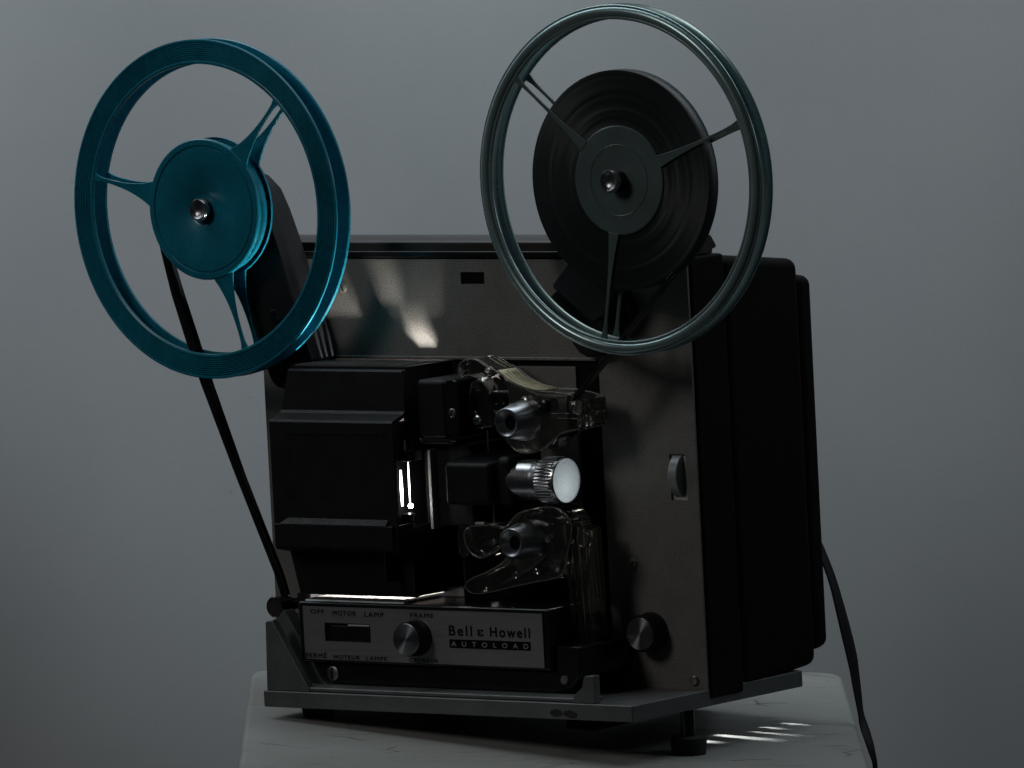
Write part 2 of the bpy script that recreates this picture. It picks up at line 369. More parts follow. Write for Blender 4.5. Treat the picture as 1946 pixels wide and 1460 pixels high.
# black recess with its own floor and walls
bm = bmesh.new()
add_box(bm, -262.3, -58.7, 6, 7, 7.7, 172.1)
finish('recess_floor', bm, 'black_cast', P)
box('recess_side', -262.2, -261, 1.6, 6, 8, 171.8, 'black_matt', P)
box('recess_side', -59.9, -58.8, 1.6, 6, 8, 171.8, 'black_matt', P)
box('recess_lip', -262, -59.2, -1.0, 5.9, 171.0, 172.6, 'panel', P, bevel=.4)
# small rectangular window at the top
bm = bmesh.new(); add_box(bm, -146, -130, 3.2, 4.2, 210, 217)
win = finish('indicator_window', bm, 'smoke_flat', P)
prism('ramp', [(-144.2, 210.6), (-142.4, 214.2), (-141.6, 215.6), (-142.6, 215.4), (-144.8, 210.6)], 2.4, 3.1, 'steel', win)
# thumb wheel in its slot at the right
slotb = box('wheel_slot', -17.4, -6.2, 1.52, 1.9, 100, 124.3, 'bright_cast', P)
lathe('thumb_wheel', [(0, -2.9), (11.7, -2.9), (12.2, -2.5), (12.2, 2.5), (11.7, 2.9), (0, 2.9)], (-12.2, 7.0, 112.7), 'wheel', P, axis='x', seg=96)

# reel arms
armL = smoothpts([(-300, 258), (-288, 247), (-275.7, 214.5), (-268.3, 191.3), (-258.9, 165.9), (-254.5, 158.2), (-247, 156.4), (-236, 160), (-226.5, 169), (-231.3, 182.4), (-238, 204), (-251.5, 245), (-262, 266), (-282, 272), (-296, 268)], 1)
a = prism('reel_arm', armL, -24, -3, 'black_cast', P, bevel=1.2, smooth=50)
a['label'] = 'left reel arm'
screw(-251.3, -24, 195.3, 3.6, a, h=1.4, material='black_gloss', slot=1.5)
armR = [(-30, 280), (-58.4, 222.3), (-68.1, 212.1), (-67.5, 210.2), (-44.5, 193.5), (-42, 193.2), (-35.9, 196.4), (6, 262), (-4, 284)]
a = prism('reel_arm', armR, -24, -9, 'black_cast', P, bevel=1.2)
a['label'] = 'right reel arm'
prism('arm_pivot', [(-70, 214), (-82.3, 204.6), (-84.5, 199), (-64.5, 175.5), (-60, 173.6), (-50.5, 174.3), (-30, 192), (-35, 212)], -8.9, -1, 'black_cast', a, bevel=1.5)

# spindles
for cx, cz, tip in ((-281.6, 252.5, -45.9), (-10.0, 266.4, -48.6)):
    s = lathe('spindle', [(0, 0), (5.0, 0), (5.0, tip + 10), (4.0, tip + 9.6), (4.0, tip + 7.6), (5.6, tip + 7.2), (5.6, tip + 3.0)], (cx, 0, cz), 'black_gloss', P, seg=64)
    lathe('spindle_tip', [(5.6, tip + 3.1), (5.9, tip + 2.6), (5.9, tip + .7), (5.5, tip), (4.7, tip), (4.3, tip + .5), (3.0, tip + 1.6), (0, tip + 2.1)], (cx, 0, cz), 'turned', s, seg=64)

# lamp house: a hollow casting, open below, with louvres on top and an opening on the right
prof = [(0.5, 171.3), (-38.6, 169.3), (-40, 168.2), (-41.2, 148), (-42.6, 146.6), (-51, 144), (-52, 142.8), (-52, 77.3), (-51, 76.2), (-40.6, 73.8), (-40, 73), (-39, 51.5)]
def lamp_x(z): return -231.6 if z > 160 else (-236 if z > 60 else -231.5)
bm = bmesh.new()
def shellstrip(bm, prof, xl, xr, t):
    # offset profile inwards by t
    n = len(prof); inn = []
    for i in range(n):
        a = Vector(prof[max(0, i - 1)]); b = Vector(prof[min(n - 1, i + 1)]); d = (b - a).normalized(); nn = Vector((-d.y, d.x))
        inn.append((prof[i][0] + nn.x * t, prof[i][1] + nn.y * t))
    return inn
inn = shellstrip(bm, prof, 0, 0, 2.0)
inn = [(a if a > p[0] - 0.01 else 2 * p[0] - a, z) for (a, z), p in zip(inn, prof)]
inn[0] = (0.5, 169.6)
XR = -154.5
rows = []
for (pts_, dx) in ((prof, 0), (inn, 1.5)):
    L_ = [bm.verts.new((lamp_x(z) + dx, y, z)) for y, z in pts_]; R_ = [bm.verts.new((XR - dx * 0, y, z)) for y, z in pts_]
    rows.append((L_, R_))
(Lo, Ro), (Li, Ri) = rows
n = len(prof)
for i in range(1, n - 1):   # front skin (the top plate is built apart, with its slots)
    bm.faces.new((Lo[i], Ro[i], Ro[i + 1], Lo[i + 1])); bm.faces.new((Li[i], Li[i + 1], Ri[i + 1], Ri[i]))
    bm.faces.new((Ro[i], Ri[i], Ri[i + 1], Ro[i + 1]))
bm.faces.new((Lo[-1], Ro[-1], Ri[-1], Li[-1]))
bm.faces.new((Lo[1], Li[1], Ri[1], Ro[1]))
# left end wall
base_o = [bm.verts.new((lamp_x(z), .5, z)) for z in (171.3, 51.5)]
bm.faces.new(Lo + [base_o[1]] if False else [*Lo, base_o[1]])
lamp = finish('lamp_house', bm, 'black_cast', P, smooth=20)
# top plate with long narrow slots, lying in the xy plane
def plate_xy(name, x0, x1, y0, y1, z0, z1, holes, material, parent):
    """like perforated but lying flat"""
    o = perforated(name, [x0, x1], [y0, y1], holes, z0, z1, material, parent)
    for v in o.data.vertices: v.co = Vector((v.co.x, v.co.z, v.co.y))
    o.data.flip_normals(); return o
slots = [(-226, -160, -35.5, -33.5), (-226, -160, -31.0, -29.0), (-226, -160, -26.5, -24.5)]
slots += [(-226, -201, -16.5, -15), (-226, -201, -12.5, -11), (-226, -201, -8, -6.5)]
slots += [(-175.5 - k * 1.3, -163.5 - k * 1.25, -2.7 - k * .4, -2.3 - k * .4) for k in range(7)]  # stepped openings shaped to throw a slanted light patch onto the panel
slots += [(-187, -163, -7.2, -6.6), (-190.5, -180.5, -9.4, -7.8)]  # openings placed to throw the fainter light patches
tp = plate_xy('louvre_plate', -231.4, -154.3, -38.4, .4, 169.1, 170.6, slots, 'black_cast', lamp)
for y in (-36.5, -32.2, -27.6, -23.2, -18.6, -14.0):
    o = box('louvre_rib', -229, -158 , y - .3, y + .3, 170.7, 171.5, 'cast_alu', lamp)  # lighter paint stands in for the ribs' lit edges
# right end wall with the opening in front of the lamp
def wall_yz(name, y0, y1, z0, z1, x0, x1, holes, material, parent):
    o = perforated(name, [y0, y1], [z0, z1], holes, x0, x1, material, parent)
    for v in o.data.vertices: v.co = Vector((v.co.y, v.co.x, v.co.z))
    return o
wall_yz('end_wall', -40, .4, 52, 169, -156, -154.2, [(-40.1, -24.6, 88.5, 125.5), (-38, -33, 128.5, 133)], 'black_matt', lamp)
# raised frame and ledge on the belly
for z0_, z1_ in ((77.0, 90.0), (124.5, 142.5)): box('end_plate', -156.2, -154.4, -51.4, -39.8, z0_, z1_, 'black_matt', lamp)
box('leak_baffle', -165.0, -164.2, -51, 0, 60, 142, 'black_matt', lamp)  # unseen baffle added to keep lamp light from leaving by the opening
prism('ledge', [(-226.2, 138), (-160, 138), (-160, 136.8), (-226.2, 136.8)], -52.6, -51.9, 'black_cast', lamp)
bm = bmesh.new()
V = [bm.verts.new(p) for p in ((-226.5, -52.1, 92.9), (-160.2, -52.1, 92.9), (-160.2, -54.6, 90.0), (-230.8, -54.6, 90.0), (-230.8, -52.1, 87.5), (-160.2, -52.1, 87.5))]
bm.faces.new(V[:4]); bm.faces.new((V[3], V[2], V[5], V[4])); bm.faces.new((V[1], V[5], V[2])); bm.faces.new((V[0], V[3], V[4]))
finish('ledge', bm, 'black_cast', lamp)
box('front_band', -234.6, -156, -54.4, -51.9, 77.6, 89.9, 'black_cast', lamp, bevel=.7)
# lamp: glass tube, filament streaks, bright tip, reflector strip
bulb = lathe('lamp_base', [(0, 88), (3.6, 88), (3.6, 94.5), (2.6, 95.4), (0, 95.4)], (-158.6, -37, 0), 'black_gloss', P, axis='z', seg=48)
def rod(name, x, y, z0, z1, r, material, parent): return lathe(name, [(0, z0), (r * .6, z0), (r, z0 + (z1 - z0) * .45), (r * .6, z1), (0, z1)], (x, y, 0), material, parent, axis='z', seg=20)
rod('filament', -161.6, -38, 98.6, 117.2, .8, 'filament', bulb)
rod('filament', -156.4, -38, 100.2, 121.4, .45, 'filament', bulb)
lathe('glowing_tip', [(0, -1.3), (1.0, -.9), (1.35, 0), (1.0, .9), (0, 1.3)], (-155.8, -38.4, 98.9), 'spark', bulb, axis='z', seg=24)
rf = prism('reflector', [(-164.0, -47), (-163.0, -47), (-161.8, -41), (-162.6, -40.6)], 93, 122.5, 'chrome', P, axis='z')
for k in range(9): box('reflector_rib', -163.3, -161.9, -44.4, -41.4, 97 + k * 2.4, 97.9 + k * 2.4, 'chrome', rf)
box('lamp_socket', -159.5, -150, -43.5, -34, 122.4, 128.5, 'black_gloss', P, bevel=.6)
rod('contact_pin', -153.5, -43.6, 127.5, 133.5, .8, 'bright_cast', P)

def plight(name, loc, power, r, col, spot=None, target=None, blend=.1):
    l = bpy.data.lights.new(name, 'SPOT' if spot else 'POINT'); l.energy = power; l.shadow_soft_size = r; l.color = col
    if spot: l.spot_size = spot; l.spot_blend = blend
    o = bpy.data.objects.new(name, l); sc.collection.objects.link(o); o.parent = P; o.location = Vector(loc) * MM
    if target: o.rotation_euler = (Vector(target) - Vector(loc)).to_track_quat('-Z', 'Y').to_euler()
    return o
plight('projection_lamp', (-172, -20, 108), 4.6, .006, (1.0, .95, .89))

# gate plate (its lit edge) and the cast gate block
prism('gate_plate', [(-149.4, -30.2), (-146.9, -33.6), (-145.2, -33.6), (-145.2, -22), (-149.4, -22)], 86.5, 127.2, 'bright_cast', P, bevel=.2, axis='z')
box('gate_body', -145.1, -121.5, -29.5, 4, 87.5, 130.6, 'black_matt', P, bevel=1.4)
gb = box('gate_housing', -149, -130.3, -38, 2, 134, 164.2, 'black_cast', P, bevel=2.6, seg=4)
box('gate_housing_foot', -149.4, -127, -36, 2, 130.8, 133.8, 'black_matt', P, bevel=.8)
ms = prism('side_strip', smoothpts([(-129.9, 132.6), (-121.4, 132.6), (-121.4, 161), (-123.2, 164.4), (-128, 164.4), (-129.9, 161)], 1), -38.4, -36.8, 'black_gloss', P, bevel=.4)
screw(-125.2, -38.4, 147.4, 2.3, ms, h=.9, material='steel', slot=1.1)
screw(-146.5, -38.9, 133.4, .9, gb, h=.8, material='chrome')

# lens holder and lens
lb = bmesh.new()
front = [(-130, 100.4), (-101.8, 100.4), (-101.8, 121.8), (-130, 121.8)]
A = [lb.verts.new((x, -42, z)) for x, z in front]
B = [lb.verts.new(p) for p in ((-130, -12, 98.6), (-88.5, -12, 98.6), (-88.5, -12, 126.5), (-130, -12, 126.5))]
lb.faces.new(A); lb.faces.new(B[::-1])
for i in range(4): lb.faces.new((A[i], B[i], B[(i + 1) % 4], A[(i + 1) % 4]))
finish('lens_holder', lb, 'black_cast', P, bevel=2.2, seg=4)
box('lens_mount', -100, -89.6, -38.5, -13, 99.6, 125.6, 'black_cast', P, bevel=4)
prof = [(0, -34), (10.2, -34)]
for k in range(9): prof += [(10.39, -32.6 + k * 1.75), (10.4, -32.45 + k * 1.75), (10.4, -31.1 + k * 1.75), (10.39, -30.95 + k * 1.75)]
prof += [(10.3, -15.6), (10.9, -15.2), (10.9, -12.4)]
barrel = lathe('lens_barrel', prof, (-61.8, -28, 112.6), 'chrome', P, axis='x', seg=128)
lathe('focus_ring', [(10.6, -12.4), (12.1, -12.2), (12.4, -11.6), (12.4, -3.4), (12.0, -2.6), (12.0, -.6), (11.6, 0), (11.3, 0), (11.1, -.7)], (-61.8, -28, 112.6), 'chrome', barrel, axis='x', seg=384, ribs=42, ribd=.6, ribmask=(2, 3), smooth=50)
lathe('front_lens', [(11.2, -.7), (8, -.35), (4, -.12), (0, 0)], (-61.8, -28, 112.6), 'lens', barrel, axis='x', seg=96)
lathe('clamp_screw', [(0, 0), (1.6, 0), (1.9, .6), (1.9, 2.4), (0, 2.4)], (-73, -30, 97.6), 'steel', P, axis='z', seg=32)

# ---- clear film guides
g1 = [(-124.8, 164.6), (-125.6, 168.2), (-124.7, 171.2), (-122.2, 173.4), (-117.9, 174.6), (-112.3, 173.9), (-107.0, 171.0), (-99.7, 168.2), (-93.3, 163.6), (-88.3, 161.4), (-83.1, 159.8), (-77, 158.6), (-71.4, 158.0), (-63.8, 158.0), (-53.5, 156.6), (-45.4, 154.3), (-45.3, 154.1), (-45.8, 140.3), (-60.2, 137.6), (-66.0, 133.8), (-71.1, 130.0), (-76.4, 127.6), (-81.8, 126.6), (-87.6, 127.0), (-91.4, 128.1), (-97.3, 134.1), (-99.5, 141.0), (-103.4, 148.6), (-105.2, 150.9), (-105.0, 155.7), (-107.5, 160.3), (-111.5, 163.9), (-117.0, 166.3), (-121, 166.2)]
gu = prism('upper_film_guide', g1, -32, -14, 'clear', P, bevel=1.1, seg=4)
gu['label'] = 'clear plastic guide with a yellowed sticker'
lathe('roller', [(0, -1), (2.0, -1.2), (2.0, -2.6), (4.6, -2.9), (5.2, -2.2), (5.2, 2), (0, 2)], (-98.7, -33.2, 153.7), 'black_gloss', gu, seg=48)
# sticker follows the top edge
top = [(-99.5, 168.5), (-96.3, 166.3), (-93.2, 164.1), (-88.3, 161.9), (-83.1, 160.2), (-77, 158.95), (-71.3, 158.35)]
bm = bmesh.new(); A = [bm.verts.new((x, -31.9, z + .5)) for x, z in top]; B = [bm.verts.new((x, -17, z + .5)) for x, z in top]
for i in range(len(top) - 1): bm.faces.new((A[i], A[i + 1], B[i + 1], B[i]))
stk = finish('sticker', bm, 'paper', gu); md = stk.modifiers.new('thick', 'SOLIDIFY'); md.thickness = .00012
# small unreadable print on it: rows of dashes that wander like worn letters
bm = bmesh.new()
def on_top(t):
    k = min(len(top) - 2, int(t * (len(top) - 1))); f = t * (len(top) - 1) - k
    return top[k][0] + (top[k + 1][0] - top[k][0]) * f, top[k][1] + (top[k + 1][1] - top[k][1]) * f
for row, (ya, ta, tb) in enumerate(((-20.6, .12, .93), (-23.3, .10, .95), (-26.2, .08, .90), (-28.9, .14, .97))):
    t = ta
    while t < tb:
        l = random.choice((.008, .012, .016)); x0, z0 = on_top(t); x1, z1 = on_top(min(1, t + l)); dy = random.uniform(.35, .75)
        ym = ya + random.uniform(-.12, .12)
        q = [bm.verts.new((x, y, z + .68)) for x, y, z in ((x0, ym - dy, z0), (x1, ym - dy * random.uniform(.3, 1), z1), (x1, ym + dy, z1), (x0, ym + dy * random.uniform(.2, 1), z0))]
        bm.faces.new(q); t += l + random.choice((.006, .008, .02))
tag(finish('sticker_print', bm, 'ink', gu), kind='stuff')
# dark printed label further left on the same guide
top2 = [(-113.5, 174.6), (-109.5, 172.9), (-107.0, 171.4), (-103.5, 170.0), (-99.9, 168.6)]
bm = bmesh.new(); A = [bm.verts.new((x, -30, z + .2)) for x, z in top2]; B = [bm.verts.new((x, -15.5, z + .2)) for x, z in top2]
for i in range(len(top2) - 1): bm.faces.new((A[i], A[i + 1], B[i + 1], B[i]))
dk = finish('dark_label', bm, 'black_gloss', gu)
bm = bmesh.new()
for row, ya in enumerate((-18.5, -22.5)):
    for k in range(11):
        t = .12 + k * .075; kk = min(len(top2) - 2, int(t * (len(top2) - 1))); f = t * (len(top2) - 1) - kk
        x0 = top2[kk][0] + (top2[kk + 1][0] - top2[kk][0]) * f; z0 = top2[kk][1] + (top2[kk + 1][1] - top2[kk][1]) * f + .4
        dx = .38; a = random.uniform(.5, 1)
        bm.faces.new([bm.verts.new(p) for p in ((x0, ya - a, z0 + .1), (x0 + dx, ya - a * .6, z0 - .1), (x0 + dx, ya + a, z0 - .1), (x0, ya + a * .7, z0 + .1))])
tag(finish('label_print', bm, 'paper', gu), kind='stuff')

pl = prism('guide_plate', smoothpts([(-124, 137.8), (-106, 139.3), (-104.8, 150), (-106.4, 156), (-110.8, 162.0), (-117.3, 163.9), (-123.4, 161)], 1), -26, -12, 'clear', P, bevel=.6, seg=3)
box('inner_block', -122, -115, -23, -13, 141, 158, 'black_gloss', pl, bevel=.6)
screw(-112, -34.5, 143.4, 2.5, pl, h=1.9, material='chrome', slot=.15)
screw(-119, -27, 146, 1.3, pl, h=1.2, material='chrome')
bar = box('guide_rib', -66, -45.9, -34.2, -31.8, 144.8, 147.6, 'clear', gu, bevel=.35)
prism('end_block', [(-49.2, 140.5), (-45.6, 141.5), (-45.4, 154.2), (-49.4, 155.4)], -33.4, -12.8, 'clear', gu, bevel=.5)
lathe('guide_stud', [(0, -.4), (1.6, -.5), (3.1, .2), (3.6, 2), (3.6, 16), (0, 16)], (-70.4, -34.6, 151.2), 'black_gloss', gu, seg=48)

# lower guide
lobe = smoothpts([(-125.3, 88.6), (-126.2, 81), (-123.2, 75.2), (-117.4, 71.8), (-111.7, 73.2), (-102.3, 77.8), (-99, 80), (-99.5, 88.0), (-104, 89.4)], 2)
gl = prism('lower_film_guide', smoothpts([(-99.6, 88.0), (-95.5, 92.5), (-90.7, 95.9), (-80.1, 98.3), (-69.6, 99.3), (-62.8, 97.8), (-57.0, 90.9), (-58, 84), (-61, 76), (-63.5, 64.4), (-70, 62.4), (-93.1, 58.6), (-114.4, 53.9), (-124.3, 53.3), (-128.6, 56.6), (-126.7, 60.2), (-110.9, 65.6), (-101, 71), (-98.6, 76), (-101, 82)], 1), -32, -15, 'clear', P, bevel=1.3, seg=4)
prism('guide_lobe', lobe, -33.5, -20, 'clear', gl, bevel=1.8, seg=4)
lathe('pin', [(0, -.6), (1.8, -.6), (2.3, 0), (2.3, 3), (0, 3)], (-114.2, -34.2, 81.0), 'black_gloss', gl, seg=32)
lathe('pin', [(0, -.6), (1.8, -.8), (2.3, 0), (2.3, 3), (0, 3)], (-71.5, -33.2, 83.0), 'steel', gl, seg=32)
lathe('guide_ring', [(0, -1), (4.0, -1.3), (4.4, -.5), (4.4, 1), (0, 1)], (-51.2, -30, 83.2), 'clear', gl, seg=64)
# long clear film channel: several thin strips side by side
for k, (xt, xb, w0) in enumerate(((-63.6, -59.6, 2.6), (-59.8, -56.6, 2.4), (-56.2, -54.4, 2.0), (-52.6, -52.2, 1.6))):
    prism('channel_strip', [(xt, 90.6 - k * .8), (xb + .6, 18.2 + k * .3), (xb + w0 + .6, 18.4 + k * .3), (xt + w0, 90.2 - k * .9)], -31.5 + k * 1.2, -18 + k, 'clear', P, bevel=.3)
lathe('clear_wheel', [(0, -2.2), (2, -2.4), (4.2, -1.4), (5.4, .4), (5.4, 3), (3, 3.6), (0, 3.6)], (-53.0, -20, 13.8), 'clear', P, seg=64)

# turned knobs over the guides
for (cx, cz, nm) in ((-83.2, 143.5, 'u'), (-84.2, 82.0, 'l')):
    kb = lathe('sprocket_knob', [(0, -48 + 4.6), (2.6, -48 + 4.4), (3.1, -48 + 3.4), (6.6, -48), (7.4, -48), (7.8, -47.5), (10.1, -36.0), (10.4, -34.4), (10.3, -33.4), (10.3, -32.2), (0, -32.2)], (cx, 0, cz), 'turned', P, seg=96)
    lathe('bore', [(0, -48 + 4.3), (2.5, -48 + 4.3), (3.0, -48 + 3.1)], (cx, 0, cz), 'ink', kb, seg=48)
# pale rims added round the mouldings to imitate bright edge glints
def rim_tube(pts, y, rad, parent, name='glint_rim'):
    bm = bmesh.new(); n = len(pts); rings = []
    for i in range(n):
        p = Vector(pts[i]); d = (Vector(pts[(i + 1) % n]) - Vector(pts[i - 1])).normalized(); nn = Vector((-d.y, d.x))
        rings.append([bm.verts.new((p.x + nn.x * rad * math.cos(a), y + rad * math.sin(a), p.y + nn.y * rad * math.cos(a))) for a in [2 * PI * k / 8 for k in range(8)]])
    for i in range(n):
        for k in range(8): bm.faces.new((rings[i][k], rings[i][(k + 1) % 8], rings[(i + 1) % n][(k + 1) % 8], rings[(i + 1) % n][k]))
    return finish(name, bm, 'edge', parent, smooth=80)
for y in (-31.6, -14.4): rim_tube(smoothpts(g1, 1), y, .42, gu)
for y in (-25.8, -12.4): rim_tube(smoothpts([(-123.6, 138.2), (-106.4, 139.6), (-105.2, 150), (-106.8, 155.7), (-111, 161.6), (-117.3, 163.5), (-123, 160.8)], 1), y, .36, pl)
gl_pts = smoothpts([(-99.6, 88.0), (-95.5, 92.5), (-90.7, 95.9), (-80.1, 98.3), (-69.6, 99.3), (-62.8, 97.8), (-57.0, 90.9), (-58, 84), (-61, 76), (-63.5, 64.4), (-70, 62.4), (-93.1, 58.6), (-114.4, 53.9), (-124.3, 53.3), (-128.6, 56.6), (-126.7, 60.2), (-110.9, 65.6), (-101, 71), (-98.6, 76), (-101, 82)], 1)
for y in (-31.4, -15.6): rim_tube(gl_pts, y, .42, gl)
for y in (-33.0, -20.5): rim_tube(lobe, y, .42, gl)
# grey plate, plus steel bits added behind the clear plastic for sparkle
box('mechanism_plate', -113, -74, 0, 2, 58, 168, 'panel', P, bevel=.5)
for x, z, q, y in ((-92.5, 151, 3.6, -12), (-60.5, 149.5, 3.2, -13), (-113.5, 167.5, 3.0, -13), (-115, 150, 2.6, -12), (-56, 143.6, 1.8, -12), (-78, 67, 3.4, -13), (-90, 64.5, 2.4, -13), (-66.5, 90, 3.0, -13), (-118, 79, 2.6, -14), (-70, 72, 2.2, -13), (-104, 62, 2.0, -13), (-86, 94.5, 2.2, -13)):
    lathe('sparkle_roller', [(0, y - 1.2), (q * .35, y - 1.2), (q * .45, y - .3), (q * .8, y), (q, y + .6), (q * .9, y + 3), (q, y + 5), (q * .5, y + 6), (q * .5, 5), (0, 5)], (x, 0, z), 'chrome', P, seg=40)
prism('sparkle_arm', [(-100, 160), (-84, 154), (-68, 153.5), (-68, 154.6), (-84, 155.4), (-99.5, 161.4)], -12.5, -9, 'steel', P)
prism('sparkle_arm', [(-112, 57), (-92, 66), (-74, 78), (-74.6, 79.2), (-92.6, 67.2), (-112, 58.2)], -13, -9, 'steel', P)
# slender posts between guides and gate
for (x, z0, z1) in ((-108.2, 126.6, 138), (-106.8, 88, 99.5)): rod('guide_pin', x, -32, z0, z1, .55, 'chrome', P)
box('latch', -118.6, -112.6, -33, -30, 89.4, 90.6, 'bright_cast', P, bevel=.2)
prism('side_tab', smoothpts([(-133, 72), (-127.5, 72), (-127, 76), (-127.2, 89), (-133, 89)], 1), -30, -28, 'clear', P, bevel=.3)

# panel screws and pins
screw(-43.0, 0, 67.3, 2.4, P, h=1.2, material='panel', slot=.8)
screw(-7.6, 0, 8.2, 2.6, P, h=1.6, material='steel', slot=.0)
screw(-224.2, 0, 208.0, 2.6, P, h=.9, material='panel', slot=2.0)
screw(-65.1, 5.9, 45.0, 1.6, P, h=2.0, material='chrome')
screw(-65.5, 5.9, 111.3, 2.2, P, h=1.4, material='steel')

# round ribbed knobs
def ribbed_knob(x, y0, z, r, length, parent, cap_r):
    k = lathe('control_knob', [(0, 0), (r * 1.02, 0), (r * 1.02, -1.2), (r * .97, -2), (r * .95, -length + .7), (r * .90, -length), (cap_r + .2, -length)], (x, y0, z), 'black_gloss', parent, seg=384, ribs=48, ribd=.45, ribmask=(3, 4), smooth=50)
    c = lathe('cap', [(cap_r + .15, -.0), (cap_r, -.25), (0, -.3)], (0, 0, 0), 'spun', k, seg=96)
    c.location = Vector((x, y0 - length, z)) * MM
    return k
ribbed_knob(-33.2, -.1, 32.6, 10.0, 10.5, P, 8.3)
prism('knob_index', [(-45.6, 26), (-42.6, 24.2), (-41.6, 27), (-44, 29)], -.6, -.1, 'panel', P)

# control box with printed plate
cb = box('control_box', -226, -61.4, -49, -.2, 17.2, 49.0, 'black_gloss', P, bevel=1.6, seg=3)
bm = bmesh.new()
add_box(bm, -223, -64.5, -50.2, -49.1, 46.9, 48.6)
finish('rim', bm, 'black_gloss', cb, bevel=.4)
pp = [];
for cx, cz, a in ((-66.7, 20.7, -90), (-66.7, 44.9, 0), (-219.8, 45.2, 90), (-219.8, 20.4, 180)): pp += arc(cx, cz, 1.7, a, a + 90, 5)
# plate as two pieces around the switch opening is needless: the opening is cut by the grid below
def rounded_plate():
    holes = [(-207.6, -177.3, 28.7, 38.3)]
    return perforated('name_plate', [-221.6, -65.0], [19.0, 46.7], holes, -50.1, -49.1, 'brushed', cb)
plate = rounded_plate()
sw = box('switch_well', -207.4, -177.5, -49.09, -48.6, 28.9, 38.1, 'ink', cb)
sb = box('slide_switch', -203.5, -177.9, -49.9, -49.0, 29.3, 36.9, 'black_gloss', cb, bevel=.3)
box('switch_edge', -192, -177.8, -50.3, -49.4, 36.9, 37.8, 'bright_cast', cb, bevel=.2)
Yt = -50.16
for wd, x0, x1, z0, z1 in (('OFF', -216.4, -207.4, 42.9, 45.2), ('MOTOR', -201.6, -186.2, 42.4, 44.8), ('LAMP', -180.6, -168.0, 42.2, 44.6), ('FRAME', -150.4, -135.3, 42.6, 44.9),
                           ('FERMÉ', -220.8, -207.2, 19.8, 23.0), ('MOTEUR', -202.6, -185.2, 19.5, 21.7), ('LAMPE', -180.9, -167.2, 19.5, 21.6), ('CADREUR', -152.6, -133.6, 19.4, 21.6)):
    text(wd, x0, x1, z0, z1, Yt, 'ink', plate, bold=.04, spacing=1.2)
text('Bell', -125.6, -110.6, 33.9, 39.2, Yt, 'ink', plate, bold=.14, spacing=1.3)
text('ε', -107.2, -103.2, 34.1, 37.6, Yt, 'ink', plate, bold=.12)
text('Howell', -99.0, -73.2, 33.9, 39.2, Yt, 'ink', plate, bold=.14, spacing=1.3)
box('title_bar', -125.6, -73.2, -50.25, -50.08, 27.6, 32.1, 'ink', plate)
text('AUTOLOAD', -124.2, -74.6, 28.5, 31.0, -50.27, 'ink_light', plate, bold=.03, spacing=2.6)
ribbed_knob(-146.4, -50.2, 32.3, 9.3, 9.5, cb, 8.2)
# low black body under the box
lo = prism('lower_body', [(-216, 17.4), (-213.5, 9.5), (-207, 5.6), (-62, 5.2), (-52, 8), (-46, 14), (-45, 30), (-60, 30), (-61, 17.4)], -46, 0, 'black_gloss', P, bevel=1.2)
screw(-207.0, -46, 11.3, 3.8, lo, h=.8, material='steel', slot=1.5)
lathe('pin', [(0, -.8), (2.0, -.8), (2.5, 0)], (-55.6, -46, 12.6), 'panel', lo, seg=32)
# tray between lamp house and control box, catching the lamp's light
box('leak_stop', -233, -226.3, -40, -1.2, 43, 52, 'black_matt', P)  # block added to stop lamp light leaking out at the left
tray = box('light_tray', -222, -156.8, -46.4, -1, 49.2, 50.2, 'tray', P, bevel=.35)
box('tray_block', -156.6, -143, -14, -1, 49.2, 53.6, 'bright_cast', P, bevel=.3)
prism('tray_edge', [(-47.2, 49.1), (-46.7, 49.8), (-46.4, 49.1)], -222, -156.8, 'steel', P, axis='x')
prism('tray_edge', [(-156.7, 49.1), (-156.7, 50.2), (-155.6, 49.1)], -46.4, -1, 'chrome', P)

# roller at the lower left with the film running under it
ro = lathe('film_roller', [(0, 12), (3, 12), (3, 4), (5.4, 4), (5.6, 3.6), (5.2, 3), (5.2, -5), (5.6, -5.6), (5.6, -6.4), (5.0, -6.9), (4.6, -6.6), (0, -6.4)], (-246.2, -36.6, 44.6), 'black_gloss', P, seg=64)
lathe('cap', [(4.5, -6.7), (0, -6.75)], (-246.2, -36.6, 44.6), 'lid', ro, seg=48)

# base casting
base = bmesh.new()
prism('base', [(-239.5, -64.2), (.2, -64.2), (.2, 82.5), (-239.5, 82.5)], -4.9, 3.6, 'cast_alu', P, bevel=.7, axis='z')
box('base_step', -226, -30, -62.6, -48, 3.7, 6.0, 'cast_alu', P, bevel=.8)
prism('base_bracket', [(-237.4, 3.7), (-236.2, 39.2), (-235.2, 40), (-231.4, 40.3), (-209.2, 5.2), (-209.2, 3.7)], -63.6, -59, 'cast_alu', P, bevel=.5)
prism('base_bracket', smoothpts([(-246.0, 3.8), (-245.2, 38), (-241.5, 39.4), (-239.2, 40.6), (-236.6, 43.8), (-235.4, 43.6), (-227.5, 31.4), (-217.3, 15.6), (-213.0, 7.9), (-209, 5.6), (-203, 4.6), (-203, 3.8)], 1), -48.2, -40, 'cast_alu', P, bevel=.7)
prism('base_lug', [(-37.8, 3.7), (-36.9, 7.6), (-31.6, 11.6), (-30.2, 16.8), (-29.3, 17.6), (-24.0, 17.8), (-24.0, 3.7)], -63.4, -58, 'cast_alu', P, bevel=.4)
for x0, x1, z in ((-51.6, -44.4, -1.5), (-43.4, -34.6, -2.0)):
    pts = []
    for i in range(26):
        a = 2 * PI * i / 26; q = 1 + random.uniform(-.10, .10)
        pts.append(((x0 + x1) / 2 + (x1 - x0) / 2 * math.cos(a) * q, z + 1.9 * math.sin(a) * q - (.4 * math.cos(a) if x0 > -44 else 0)))
    prism('glue_spot', pts, -64.5, -64.15, 'chip', P)
